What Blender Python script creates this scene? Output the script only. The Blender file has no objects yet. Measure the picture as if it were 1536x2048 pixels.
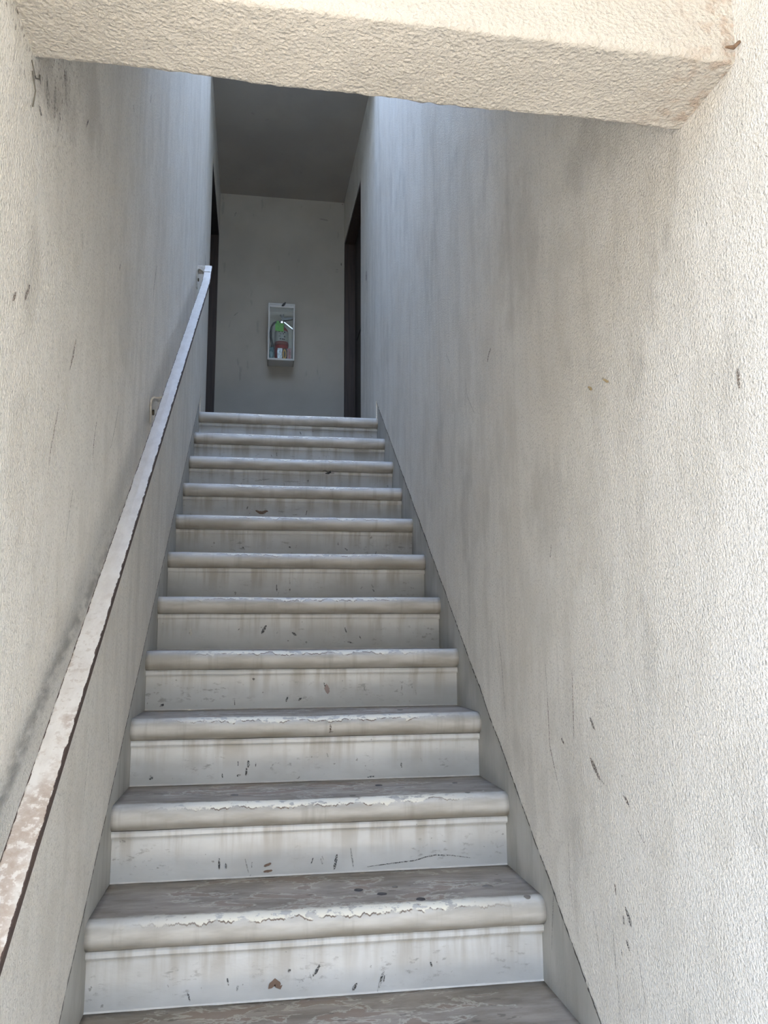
import bpy, bmesh, math, random
from mathutils import Vector, Matrix, noise
random.seed(7)
SC = bpy.context.scene
COL = SC.collection

# ---------------------------------------------------------------- dimensions (metres)
W = 1.03                      # clear width of the flight
RISE, RUN, OVER = 0.18946, 0.26164, 0.03638
SL = RISE / RUN
TOP = 10                      # index of the landing nosing
LAND = TOP * RISE
YE = 4.30                     # far wall
CEIL = 4.22
GROUND = -4 * RISE
YF = {'left': -1.30, 'right': -2.45}     # unseen outer ends of the side walls, unequal to shade the left side
ROOF = 4.75
LZ, LYF, LYB = 1.425, -0.952, -0.775   # underside / front / back of the entrance beam


def wall_x(y, side):
    t = max(0.0, (y - 2.6) / 1.7)
    return -0.013 * t if side == 'left' else W - 0.026 * t


# ---------------------------------------------------------------- object helpers
def link(name, bm, mats, parent=None, loc=None, smooth=False):
    me = bpy.data.meshes.new(name)
    bm.normal_update()
    bm.to_mesh(me)
    bm.free()
    for m in (mats if isinstance(mats, (list, tuple)) else [mats]):
        me.materials.append(m)
    if smooth:
        for p in me.polygons:
            p.use_smooth = True
    o = bpy.data.objects.new(name, me)
    COL.objects.link(o)
    if loc:
        o.location = loc
    if parent:
        o.parent = parent
    return o


def tag(o, label, cat, group=None):
    o['label'] = label
    o['category'] = cat
    if group:
        o['group'] = group
    return o


def struct(o, label=None):
    o['kind'] = 'structure'
    if label:
        o['label'] = label
        o['category'] = o.name.split('_')[0]
    return o


def empty(name, loc=(0, 0, 0)):
    o = bpy.data.objects.new(name, None)
    o.empty_display_size = 0.05
    COL.objects.link(o)
    o.location = loc
    return o


def box(bm, x0, x1, y0, y1, z0, z1, bevel=0.0, seg=2):
    r = bmesh.ops.create_cube(bm, size=1.0)
    vs = r['verts']
    for v in vs:
        v.co = Vector((x0 + (v.co.x + .5) * (x1 - x0), y0 + (v.co.y + .5) * (y1 - y0), z0 + (v.co.z + .5) * (z1 - z0)))
    if bevel:
        es = list({e for v in vs for e in v.link_edges})
        bmesh.ops.bevel(bm, geom=es, offset=bevel, segments=seg, affect='EDGES', profile=0.5)
    return vs


def tube(bm, pts, radii, n=12, cap=True):
    pts = [Vector(p) for p in pts]
    if not isinstance(radii, (list, tuple)):
        radii = [radii] * len(pts)
    rings = []
    up = Vector((0.31, 0.17, 0.93)).normalized()
    for i, p in enumerate(pts):
        d = (pts[min(i + 1, len(pts) - 1)] - pts[max(i - 1, 0)]).normalized()
        a = d.cross(up)
        if a.length < 1e-4:
            a = d.cross(Vector((1, 0, 0)))
        a.normalize()
        b = d.cross(a).normalized()
        rings.append([bm.verts.new(p + radii[i] * (a * math.cos(2 * math.pi * k / n) + b * math.sin(2 * math.pi * k / n))) for k in range(n)])
    for r0, r1 in zip(rings, rings[1:]):
        for k in range(n):
            bm.faces.new((r0[k], r0[(k + 1) % n], r1[(k + 1) % n], r1[k]))
    if cap:
        bm.faces.new(list(reversed(rings[0])))
        bm.faces.new(rings[-1])


def lathe(bm, prof, cx, cy, n=40):
    rings = []
    for r, z in prof:
        if r < 1e-5:
            rings.append([bm.verts.new((cx, cy, z))])
        else:
            rings.append([bm.verts.new((cx + r * math.cos(2 * math.pi * k / n), cy + r * math.sin(2 * math.pi * k / n), z)) for k in range(n)])
    for a, b in zip(rings, rings[1:]):
        for k in range(n):
            k2 = (k + 1) % n
            if len(a) == 1 and len(b) > 1:
                bm.faces.new((a[0], b[k2], b[k]))
            elif len(b) == 1 and len(a) > 1:
                bm.faces.new((a[k], a[k2], b[0]))
            elif len(a) > 1:
                bm.faces.new((a[k], a[k2], b[k2], b[k]))


def prism(bm, poly, axis, a0, a1):
    """poly: 2-D points; axis 'x' -> (y,z) extruded in x, 'y' -> (x,z), 'z' -> (x,y)."""
    def P(p, a):
        return {'x': (a, p[0], p[1]), 'y': (p[0], a, p[1]), 'z': (p[0], p[1], a)}[axis]
    v0 = [bm.verts.new(P(p, a0)) for p in poly]
    v1 = [bm.verts.new(P(p, a1)) for p in poly]
    n = len(poly)
    fs = [bm.faces.new(v0), bm.faces.new(list(reversed(v1)))]
    for i in range(n):
        fs.append(bm.faces.new((v0[i], v1[i], v1[(i + 1) % n], v0[(i + 1) % n])))
    bmesh.ops.recalc_face_normals(bm, faces=fs)
    return fs


def blob(bm, pts, width, fn, mat, jit=0.35, step=0.004, taper=True):
    """A thin irregular stain: polyline (a,b) of a given width, mapped to the surface by fn."""
    P = [Vector((p[0], p[1])) for p in pts]
    path = []
    for a, b in zip(P, P[1:]):
        n = max(1, int((b - a).length / step))
        path += [a.lerp(b, i / n) for i in range(n)]
    path.append(P[-1])
    d0 = (path[1] - path[0]).normalized() if len(path) > 1 else Vector((1, 0))
    path = [path[0] - d0 * width * .45] + path + [path[-1] + d0 * width * .45]
    n = len(path)
    L, R = [], []
    for i, p in enumerate(path):
        d = (path[min(i + 1, n - 1)] - path[max(i - 1, 0)])
        d = d.normalized() if d.length > 1e-9 else d0
        q = Vector((-d.y, d.x))
        t = i / (n - 1)
        w = width * .5 * ((0.25 + 0.75 * math.sin(math.pi * t) ** .6) if taper else 1)
        if i in (0, n - 1):
            w *= .3
        L.append(p + q * w * (1 + random.uniform(-jit, jit)))
        R.append(p - q * w * (1 + random.uniform(-jit, jit)))
    lv = [bm.verts.new(fn(p)) for p in L]
    rv = [bm.verts.new(fn(p)) for p in R]
    for i in range(n - 1):
        f = bm.faces.new((lv[i], rv[i], rv[i + 1], lv[i + 1]))
        f.material_index = mat


# ---------------------------------------------------------------- material helpers
class NT:
    def __init__(s, name):
        s.m = bpy.data.materials.new(name)
        s.m.use_nodes = True
        s.t = s.m.node_tree
        s.b = s.t.nodes['Principled BSDF']
        s.out = s.t.nodes['Material Output']

    def n(s, typ, **kw):
        x = s.t.nodes.new(typ)
        for k, v in kw.items():
            setattr(x, k, v)
        return x

    def set(s, sock, v):
        if hasattr(v, 'links') and hasattr(v, 'is_output'):
            s.t.links.new(v, sock)
        else:
            sock.default_value = v

    def math(s, op, a, b=0.0, c=0.0, clamp=False):
        x = s.n('ShaderNodeMath', operation=op, use_clamp=clamp)
        for i, v in enumerate((a, b, c)):
            s.set(x.inputs[i], v)
        return x.outputs[0]

    def co(s, which='Object'):
        return s.n('ShaderNodeTexCoord').outputs[which]

    def sep(s, v):
        x = s.n('ShaderNodeSeparateXYZ')
        s.set(x.inputs[0], v)
        return x.outputs

    def comb(s, a, b, c):
        x = s.n('ShaderNodeCombineXYZ')
        for i, v in enumerate((a, b, c)):
            s.set(x.inputs[i], v)
        return x.outputs[0]

    def scale(s, v, sc, off=(0, 0, 0)):
        x = s.n('ShaderNodeMapping')
        s.set(x.inputs['Vector'], v)
        x.inputs['Scale'].default_value = sc
        x.inputs['Location'].default_value = off
        return x.outputs[0]

    def noise(s, v, scale=1.0, detail=4.0, rough=0.55, dist=0.0):
        x = s.n('ShaderNodeTexNoise')
        s.set(x.inputs['Vector'], v)
        x.inputs['Scale'].default_value = scale
        x.inputs['Detail'].default_value = detail
        x.inputs['Roughness'].default_value = rough
        x.inputs['Distortion'].default_value = dist
        return x.outputs['Fac']

    def voro(s, v, scale, feature='F1'):
        x = s.n('ShaderNodeTexVoronoi', feature=feature)
        s.set(x.inputs['Vector'], v)
        x.inputs['Scale'].default_value = scale
        return x.outputs['Distance']

    def step(s, v, lo, hi):
        x = s.n('ShaderNodeMapRange', interpolation_type='SMOOTHSTEP')
        s.set(x.inputs[0], v)
        s.set(x.inputs[1], lo)
        s.set(x.inputs[2], hi)
        return x.outputs[0]

    def mix(s, f, a, b, blend='MIX'):
        x = s.n('ShaderNodeMix', data_type='RGBA', blend_type=blend)
        s.set(x.inputs[0], f)
        for i, v in ((6, a), (7, b)):
            s.set(x.inputs[i], v if not isinstance(v, tuple) else (v[0], v[1], v[2], 1.0))
        return x.outputs[2]

    def bump(s, h, strength, dist):
        x = s.n('ShaderNodeBump')
        s.set(x.inputs['Height'], h)
        s.set(x.inputs['Strength'], strength)
        x.inputs['Distance'].default_value = dist
        s.t.links.new(x.outputs[0], s.b.inputs['Normal'])

    def done(s, col=None, rough=None, metal=None, spec=None):
        for k, v in (('Base Color', col), ('Roughness', rough), ('Metallic', metal), ('Specular IOR Level', spec)):
            if v is not None:
                s.set(s.b.inputs[k], v if not isinstance(v, tuple) else (v[0], v[1], v[2], 1.0))
        return s.m


def plain(name, col, rough=0.5, metal=0.0, var=0.12, sc=40.0):
    t = NT(name)
    f = t.noise(t.co(), sc, 3)
    return t.done(t.mix(t.step(f, .3, .7), col, tuple(c * (1 - var) for c in col)), rough, metal)


def stain(name, col, alpha=0.9, sc=220.0, rough=0.8, lo=0.3, hi=0.5):
    """Broken, patchy dried stain: the noise leaves the surface showing through."""
    t = NT(name)
    f = t.noise(t.co(), sc, 3)
    t.done(col, rough)
    t.set(t.b.inputs['Alpha'], t.math('MULTIPLY', t.step(f, lo, hi), alpha))
    return t.m


def m_wall(side):
    t = NT('wall_stucco_' + side)
    c = t.co()
    x, y, z = t.sep(c)
    near = t.step(y, 0.5, -0.75)                  # the outdoor end of the wall has the coarse stucco
    big = t.noise(t.scale(c, (1, 1.3, .75)), 1.9, 3, .6)
    streak = t.noise(t.scale(c, (1, 13, .8)), 1.0, 3, .6)
    streak2 = t.noise(t.scale(c, (1, 45, 1.2)), 1.0, 2, .6)
    fine = t.noise(c, 190, 2, .6)
    speck = t.noise(t.scale(c, (1, 1, .6)), 75, 2, .5)
    col = t.mix(t.step(big, .34, .66), (.82, .775, .695), (.73, .69, .615))
    col = t.mix(t.math('MULTIPLY', t.step(streak, .44, .70), .42), col, (.55, .515, .455))
    col = t.mix(t.math('MULTIPLY', t.step(streak2, .55, .75), .2), col, (.36, .34, .305))
    col = t.mix(t.math('MULTIPLY', t.step(big, .62, .36), .35), col, (.70, .70, .655))
    col = t.mix(t.math('MULTIPLY', near, .55), col, (.72, .695, .635))
    # dirt in the pits of the stucco, plus their shading painted into the colour
    col = t.mix(t.math('MULTIPLY', t.step(fine, .5, .33), .42), col, (.31, .29, .25))
    col = t.mix(t.math('MULTIPLY', t.step(speck, .62, .72), .20), col, (.74, .73, .69))
    mot = t.noise(t.scale(c, (1, 1.4, .8)), 6.5, 3, .62)
    col = t.mix(t.math('MULTIPLY', t.step(mot, .46, .66), .42), col, (.57, .54, .475))
    mo2 = t.noise(t.scale(c, (1, 1.6, .9), (0, 5.3, 2.2)), 14, 2, .6)
    col = t.mix(t.math('MULTIPLY', t.step(mo2, .50, .68), .28), col, (.76, .74, .69))

    def smudge(col, cy, cz, ry, rz, k, tint):
        a = t.math('DIVIDE', t.math('SUBTRACT', y, cy), ry)
        b = t.math('DIVIDE', t.math('SUBTRACT', z, cz), rz)
        d = t.math('SQRT', t.math('ADD', t.math('MULTIPLY', a, a), t.math('MULTIPLY', b, b)))
        d = t.math('ADD', d, t.math('MULTIPLY', t.math('SUBTRACT', mo2, .5), 1.6))
        return t.mix(t.math('MULTIPLY', t.step(d, 1.15, .35), k), col, tint)
    if side == 'right':
        for q in ((-.73, 1.262, .022, .045, .30), (-.69, 1.24, .018, .05, .22), (-.666, 1.17, .03, .06, .22), (-.60, 1.09, .04, .06, .25), (-.57, 1.05, .025, .03, .22), (-.12, .91, .16, .14, .25),
                  (.55, 1.04, .30, .22, .14), (-.42, 1.62, .12, .09, .35), (.02, 1.66, .18, .25, .25), (-.2, .30, .12, .25, .15)):
            col = smudge(col, *q, (.36, .335, .295))
    else:
        for q in ((-.70, 1.47, .09, .07, .5), (-.60, 1.52, .10, .07, .35), (-.39, 1.66, .14, .10, .3), (-.71, 1.15, .05, .10, .22), (.10, 1.42, .2, .2, .18)):
            col = smudge(col, *q, (.33, .305, .265))
        # fly specks and cobweb dirt under the corner of the beam
        sp = t.noise(t.scale(c, (1, 1.5, .8)), 95, 3, .6)
        zone = t.math('MULTIPLY', t.step(z, 1.30, 1.47), t.step(y, -.35, -.66))
        col = t.mix(t.math('MULTIPLY', t.math('MULTIPLY', t.step(sp, .60, .66), zone), .75), col, (.11, .085, .06))
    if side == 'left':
        # broken dark band sloping along the wall above the rail
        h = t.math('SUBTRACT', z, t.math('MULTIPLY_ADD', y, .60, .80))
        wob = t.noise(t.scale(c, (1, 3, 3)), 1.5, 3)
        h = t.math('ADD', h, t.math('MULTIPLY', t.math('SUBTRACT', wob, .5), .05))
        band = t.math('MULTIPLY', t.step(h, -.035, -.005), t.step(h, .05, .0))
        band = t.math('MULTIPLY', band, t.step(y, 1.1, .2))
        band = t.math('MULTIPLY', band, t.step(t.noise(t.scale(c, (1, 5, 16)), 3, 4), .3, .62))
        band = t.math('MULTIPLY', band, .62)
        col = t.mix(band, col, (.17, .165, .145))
    else:
        # old greasy patches where things leaned on the wall
        pt = t.noise(t.scale(c, (1, 2.2, 1.0), (0, 3.1, 1.7)), 2.3, 4, .6)
        col = t.mix(t.math('MULTIPLY', t.step(pt, .58, .68), .25), col, (.36, .34, .30))
    t.done(col, t.math('MULTIPLY_ADD', fine, .35, .36), None, .35)
    vor = t.voro(t.scale(c, (1, 1, .8)), 190)
    hgt = t.math('ADD', t.noise(c, 230, 2, .65), t.math('MULTIPLY', vor, .35))
    t.bump(hgt, t.math('MULTIPLY_ADD', near, .40, .55), .0040)
    return t.m


def m_beam():
    t = NT('beam_stucco')
    c = t.co()
    x, y, z = t.sep(c)
    big = t.noise(c, 3.2, 4)
    fine = t.noise(c, 150, 3)
    col = t.mix(t.step(big, .35, .65), (.505, .47, .41), (.44, .41, .355))
    col = t.mix(t.math('MULTIPLY', t.step(fine, .47, .3), .3), col, (.42, .38, .31))
    # rusty dirt that collects in the right hand corner and along the front arris
    e = t.math('MULTIPLY', t.step(x, .90, 1.03), t.step(t.noise(c, 45, 4), .45, .62))
    col = t.mix(t.math('MULTIPLY', e, .5), col, (.30, .19, .12))
    t.done(col, .48, None, .4)
    a = t.noise(t.scale(c, (.9, .9, 1.1)), 205, 3, .6, .2)
    b = t.voro(c, 150)
    t.bump(t.math('ADD', a, t.math('MULTIPLY', b, .6)), .9, .0042)
    return t.m


def m_plaster():
    t = NT('stringer_plaster')
    c = t.co()
    big = t.noise(t.scale(c, (1, 2, 1)), 4, 4)
    st = t.noise(t.scale(c, (1, 26, 2)), 1, 4)
    col = t.mix(t.step(big, .35, .65), (.47, .465, .43), (.36, .355, .325))
    col = t.mix(t.math('MULTIPLY', t.step(st, .52, .7), .4), col, (.25, .235, .20))
    t.done(col, .5, None, .4)
    t.bump(t.noise(c, 70, 3), .15, .004)
    return t.m


def worldish(t):
    """object coordinates shifted by where each object stands, so no two steps wear alike"""
    c = t.co()
    info = t.n('ShaderNodeObjectInfo').outputs['Location']
    a = t.n('ShaderNodeVectorMath', operation='ADD')
    t.set(a.inputs[0], c)
    s = t.n('ShaderNodeVectorMath', operation='SCALE')
    t.set(s.inputs[0], info)
    s.inputs['Scale'].default_value = 3.7
    t.set(a.inputs[1], s.outputs[0])
    return a.outputs[0]


def m_step():
    """Worn tread running into the painted bullnose; uv.x across the flight, uv.y along the profile from the nosing."""
    t = NT('step_paint')
    c = worldish(t)
    u, v, _ = t.sep(t.co('UV'))
    mid = t.math('MULTIPLY', t.step(u, .02, .3), t.step(u, 1.02, .76))      # feet keep to the middle of the step
    # -- painted nosing
    d = t.noise(t.scale(c, (3, 14, 14)), 2, 4)
    col_n = t.mix(t.step(d, .35, .68), (.58, .565, .52), (.42, .40, .355))
    drip = t.noise(t.scale(c, (16, 1.5, 1.5)), 1.5, 4, .6)
    col_n = t.mix(t.math('MULTIPLY', t.step(drip, .54, .72), .42), col_n, (.29, .265, .22))
    # grime in the hollow under the roll
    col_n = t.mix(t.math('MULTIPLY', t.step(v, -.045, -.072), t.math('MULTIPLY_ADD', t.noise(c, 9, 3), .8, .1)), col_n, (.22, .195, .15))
    ch = t.noise(t.scale(c, (1, 1.6, 1.6)), 27, 5, .62)
    rag = t.math('MULTIPLY', t.math('SUBTRACT', t.noise(t.scale(c, (9, 1, 1)), 2.6, 5, .62), .5), .055)
    vv = t.math('ADD', v, rag)
    wear = t.math('MULTIPLY', t.step(vv, -.0275, -.0245), mid)
    wear = t.math('MULTIPLY', wear, t.step(ch, .40, .46))
    col_n = t.mix(wear, col_n, (.78, .745, .63))                              # yellowed undercoat
    edge = t.math('MULTIPLY', t.math('MULTIPLY', t.step(vv, -.0288, -.0268), t.step(vv, -.0232, -.0252)), mid)
    col_n = t.mix(t.math('MULTIPLY', edge, t.step(ch, .44, .56)), col_n, (.19, .145, .11))
    pit = t.math('MULTIPLY', t.step(t.noise(c, 62, 4, .6), .63, .67), t.math('MULTIPLY', t.step(v, -.04, -.01), mid))
    col_n = t.mix(t.math('MULTIPLY', pit, .8), col_n, (.30, .235, .19))
    # -- trodden top
    g = t.noise(t.scale(c, (2.0, 7, 1)), 2.6, 6, .65)
    col_t = t.mix(t.step(g, .32, .68), (.335, .292, .248), (.19, .163, .132))
    lay = t.noise(t.scale(c, (1, 2.3, 1)), 7.5, 8, .62, .5)
    off = t.math('MULTIPLY', t.step(t.math('MULTIPLY_ADD', mid, .13, lay), .675, .69), 1.0)
    rim = t.math('MULTIPLY', t.step(t.math('MULTIPLY_ADD', mid, .13, lay), .635, .655), t.math('SUBTRACT', 1.0, off))
    col_t = t.mix(t.math('MULTIPLY', rim, .55), col_t, (.52, .49, .42))
    col_t = t.mix(t.math('MULTIPLY', off, .75), col_t, (.25, .19, .15))
    blk = t.noise(t.scale(c, (2, 4, 1)), 12, 3)
    col_t = t.mix(t.math('MULTIPLY', t.step(blk, .64, .72), .7), col_t, (.10, .085, .07))
    # -- join
    jn = t.math('ADD', v, t.math('MULTIPLY', t.math('SUBTRACT', t.noise(t.scale(c, (4, 4, 4)), 4, 5, .65), .5), .035))
    col = t.mix(t.step(jn, -.004, .016), col_n, col_t)
    t.done(col, t.math('MULTIPLY_ADD', g, .25, .40), None, .4)
    t.bump(t.math('SUBTRACT', t.noise(c, 40, 4), t.math('MULTIPLY', wear, .6)), .18, .003)
    return t.m


def m_riser():
    t = NT('riser_paint')
    c = worldish(t)
    u, v, _ = t.sep(t.co('UV'))                  # v = height below the roll, 0 .. 1
    big = t.noise(t.scale(c, (2, 1, 4)), 2.2, 4)
    col = t.mix(t.step(big, .3, .7), (.67, .68, .67), (.54, .545, .53))
    dr = t.noise(t.scale(c, (15, 1, 1.4)), 1.3, 4, .6)
    col = t.mix(t.math('MULTIPLY', t.math('MULTIPLY', t.step(dr, .44, .66), t.step(v, .95, .0)), .62), col, (.31, .28, .225))
    # scuffs from shoe tips
    sc = t.noise(t.scale(c, (1.3, 1, 3.2)), 24, 5, .68)
    low = t.math('MULTIPLY', t.step(v, .2, .45), t.step(v, .98, .7))
    clus = t.step(t.noise(t.scale(c, (5, 1, 1)), 1.5, 2), .45, .58)
    col = t.mix(t.math('MULTIPLY', t.math('MULTIPLY', t.step(sc, .55, .67), t.math('MULTIPLY', low, clus)), .6), col, (.23, .22, .205))
    col = t.mix(t.math('MULTIPLY', t.step(t.noise(c, 48, 3), .71, .745), .6), col, (.16, .145, .13))
    t.done(col, .34, None, .5)
    t.bump(t.math('ADD', t.noise(t.scale(c, (1, 1, 2)), 16, 3), t.math('MULTIPLY', sc, .5)), .16, .004)
    return t.m


def m_rail():
    t = NT('rail_paint')
    c = t.co()
    u, v, _ = t.sep(t.co('UV'))                  # u along, v: 0..1 across the top, outside that = edges
    lo = t.step(u, 1.15, .75)                    # lower half is the badly weathered one
    n1 = t.noise(t.scale(c, (40, 17, 17)), 1, 5, .65)
    n2 = t.noise(t.scale(c, (60, 60, 60)), 1.3, 5, .65)
    col = t.mix(t.step(n1, .35, .7), (.66, .63, .575), (.57, .535, .48))
    col = t.mix(t.math('MULTIPLY', t.math('MULTIPLY', t.step(n2, .53, .63), lo), .5), col, (.42, .35, .285))
    patch = t.math('MULTIPLY', t.step(t.noise(t.scale(c, (8, 4.2, 4.2), (0, .9, .4)), 1, 3), .54, .62), lo)
    col = t.mix(t.math('MULTIPLY', patch, t.math('MULTIPLY', t.step(n2, .40, .5), .65)), col, (.33, .245, .185))
    # paint gone along both arrises
    ed = t.math('ABSOLUTE', t.math('SUBTRACT', v, .5))
    ed = t.math('ADD', ed, t.math('MULTIPLY', t.math('SUBTRACT', t.noise(c, 42, 4, .6), .5), .22))
    bare = t.step(ed, .475, .49)
    col = t.mix(bare, col, (.055, .034, .026))
    t.done(col, t.math('MULTIPLY_ADD', bare, .3, .38), None, .45)
    t.bump(t.math('SUBTRACT', n2, t.math('MULTIPLY', bare, 1.5)), .35, .002)
    return t.m


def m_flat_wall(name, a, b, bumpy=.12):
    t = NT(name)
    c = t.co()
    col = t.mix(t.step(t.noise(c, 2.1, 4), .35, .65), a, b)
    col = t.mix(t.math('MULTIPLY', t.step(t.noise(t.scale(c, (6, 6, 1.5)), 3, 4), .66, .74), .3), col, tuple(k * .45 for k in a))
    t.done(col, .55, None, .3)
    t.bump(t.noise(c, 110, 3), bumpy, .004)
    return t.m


def m_wood(name, a, b):
    t = NT(name)
    c = t.co()
    w = t.noise(t.scale(c, (30, 30, 1.6)), 2.0, 4, .6, .4)
    t.done(t.mix(t.step(w, .35, .68), a, b), .5)
    t.bump(w, .12, .002)
    return t.m


def m_glass():
    t = NT('cabinet_glass')
    tr = t.n('ShaderNodeBsdfTransparent')
    tr.inputs[0].default_value = (.93, .95, .94, 1)
    gl = t.n('ShaderNodeBsdfGlossy')
    gl.inputs['Roughness'].default_value = .02
    fr = t.n('ShaderNodeFresnel')
    fr.inputs[0].default_value = 1.25
    mx = t.n('ShaderNodeMixShader')
    t.t.links.new(fr.outputs[0], mx.inputs[0])
    t.t.links.new(tr.outputs[0], mx.inputs[1])
    t.t.links.new(gl.outputs[0], mx.inputs[2])
    t.t.links.new(mx.outputs[0], t.out.inputs[0])
    return t.m


def m_foil():
    t = NT('crinkled_foil')
    c = t.co()
    f = t.noise(t.scale(c, (60, 60, 45)), 1.4, 3, .5, .6)
    t.done((.80, .84, .90), .12, 1.0)
    t.bump(f, .9, .012)
    return t.m


MAT = {
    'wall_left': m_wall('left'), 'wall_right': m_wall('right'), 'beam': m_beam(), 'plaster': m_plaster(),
    'step': m_step(), 'riser': m_riser(), 'rail': m_rail(),
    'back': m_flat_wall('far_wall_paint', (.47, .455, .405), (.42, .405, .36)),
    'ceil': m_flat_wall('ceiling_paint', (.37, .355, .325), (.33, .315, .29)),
    'shaft': m_flat_wall('shaft_render', (.68, .66, .60), (.62, .60, .55)),
    'floor': m_flat_wall('landing_floor_paint', (.40, .375, .34), (.30, .28, .25)),
    'ground': m_flat_wall('pavement_concrete', (.60, .57, .51), (.52, .495, .445)),
    'asphalt': m_flat_wall('street_asphalt', (.14, .135, .13), (.10, .098, .095)),
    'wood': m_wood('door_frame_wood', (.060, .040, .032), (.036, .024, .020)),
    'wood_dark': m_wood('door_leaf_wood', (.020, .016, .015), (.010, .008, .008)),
    'caulk': plain('white_caulk', (.72, .71, .68), .5),
    'white': plain('cabinet_white', (.62, .63, .61), .4, 0, .06, 30),
    'glass': m_glass(), 'foil': m_foil(),
    'red': plain('extinguisher_red', (.36, .035, .03), .3, 0, .25),
    'red_dull': plain('extinguisher_band', (.27, .06, .05), .5, 0, .25),
    'black': plain('black_rubber', (.012, .012, .013), .45),
    'steel': plain('bright_steel', (.75, .75, .74), .22, 1.0),
    'steel_dark': plain('dull_steel', (.13, .13, .135), .4, .6),
    'brass': plain('valve_brass', (.28, .17, .13), .4, .6),
    'green': plain('green_tag', (.16, .56, .07), .6, 0, .3, 60),
    'paper': plain('label_paper', (.46, .47, .44), .6),
    'ink': plain('label_ink', (.06, .06, .065), .6),
    'teal': plain('teal_card', (.02, .13, .16), .45, 0, .5, 90),
    'pale_teal': plain('pale_teal_print', (.22, .36, .38), .45, 0, .4, 90),
    'yellow': plain('yellow_print', (.62, .33, .03), .4, 0, .3, 70),
    'packet_black': plain('black_print', (.018, .012, .012), .35),
    'packet_red': plain('red_print', (.42, .03, .03), .35),
    'pink': plain('pink_card', (.55, .30, .31), .5, 0, .5, 90),
    'twig': plain('dry_bark', (.20, .125, .075), .8, 0, .4, 160),
    'web': plain('dusty_thread', (.13, .12, .10), .9),
    's_dark': stain('black_scuff', (.045, .043, .044), .8, 330, .8, .36, .56),
    's_crack': stain('crack_dirt', (.05, .043, .036), .85, 55, .9, .36, .5),
    's_soft': stain('faint_grime', (.14, .125, .105), .42, 300, .8, .36, .6),
    's_brown': stain('brown_stain', (.12, .08, .055), .78, 330, .8, .36, .58),
    's_chip': stain('chipped_to_brown', (.215, .145, .105), 1.0, 60, .8, .05, .15),
    's_pink': stain('pink_filler', (.42, .33, .30), .9, 150, .7, .2, .3),
    's_cream': stain('pale_paint_drip', (.74, .73, .68), .9, 160),
    's_yellow': stain('yellow_smear', (.50, .36, .14), .6, 160),
    'gum': plain('trodden_gum', (.055, .048, .045), .6),
    'gum_faint': plain('old_gum', (.20, .18, .155), .7),
    'bolt': plain('rusty_bolt', (.09, .075, .05), .6, .5),
}

# ---------------------------------------------------------------- side walls
LEFT_MARKS = {
    's_brown': [([(-0.418, 1.152), (-0.433, 1.116), (-0.452, 1.084)], .006), ([(-0.512, 0.999), (-0.548, 0.912), (-0.554, 0.872)], .0035),
                ([(-0.198, 1.055), (-0.213, 1.014), (-0.217, 0.97)], .005), ([(0.606, 1.798), (0.561, 1.702), (0.554, 1.647)], .005),
                ([(-0.723, 1.118), (-0.74, 1.091)], .008), ([(-0.783, 1.081), (-0.793, 1.066)], .007),
                ([(-0.845, 1.466), (-0.826, 1.478)], .014), ([(-0.866, 1.456), (-0.859, 1.457)], .007), ([(-0.609, 1.558), (-0.601, 1.54)], .007)],
    's_dark': [([(-0.019, 1.496), (-0.027, 1.477)], .004), ([(-0.746, 1.446), (-0.736, 1.441)], .006), ([(-0.732, 1.402), (-0.723, 1.398)], .007),
               ([(-0.422, 1.597), (-0.434, 1.576)], .006), ([(-0.623, 1.47), (-0.617, 1.463)], .005), ([(0.054, 1.97), (0.065, 1.961)], .005),
               ([(0.333, 2.204), (0.33, 2.178)], .007), ([(2.60, 2.83), (2.63, 2.80), (2.615, 2.765)], .02)],
    's_soft': [([(-0.369, 0.893), (-0.389, 0.841), (-0.408, 0.779)], .006), ([(0.315, 1.544), (0.361, 1.425), (0.356, 1.374)], .004),
               ([(0.052, 1.166), (0.006, 1.085), (-0.027, 1.041)], .006), ([(-0.414, 1.372), (-0.409, 1.336)], .006),
               ([(-0.453, 0.713), (-0.449, 0.68)], .004), ([(-0.098, 0.391), (-0.131, 0.272)], .005), ([(0.107, 0.425), (0.143, 0.341)], .005),
               ([(-0.705, 1.469), (-0.69, 1.432)], .02), ([(-0.66, 1.50), (-0.65, 1.45)], .018), ([(-0.60, 1.57), (-0.59, 1.52)], .016)],
}
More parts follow.
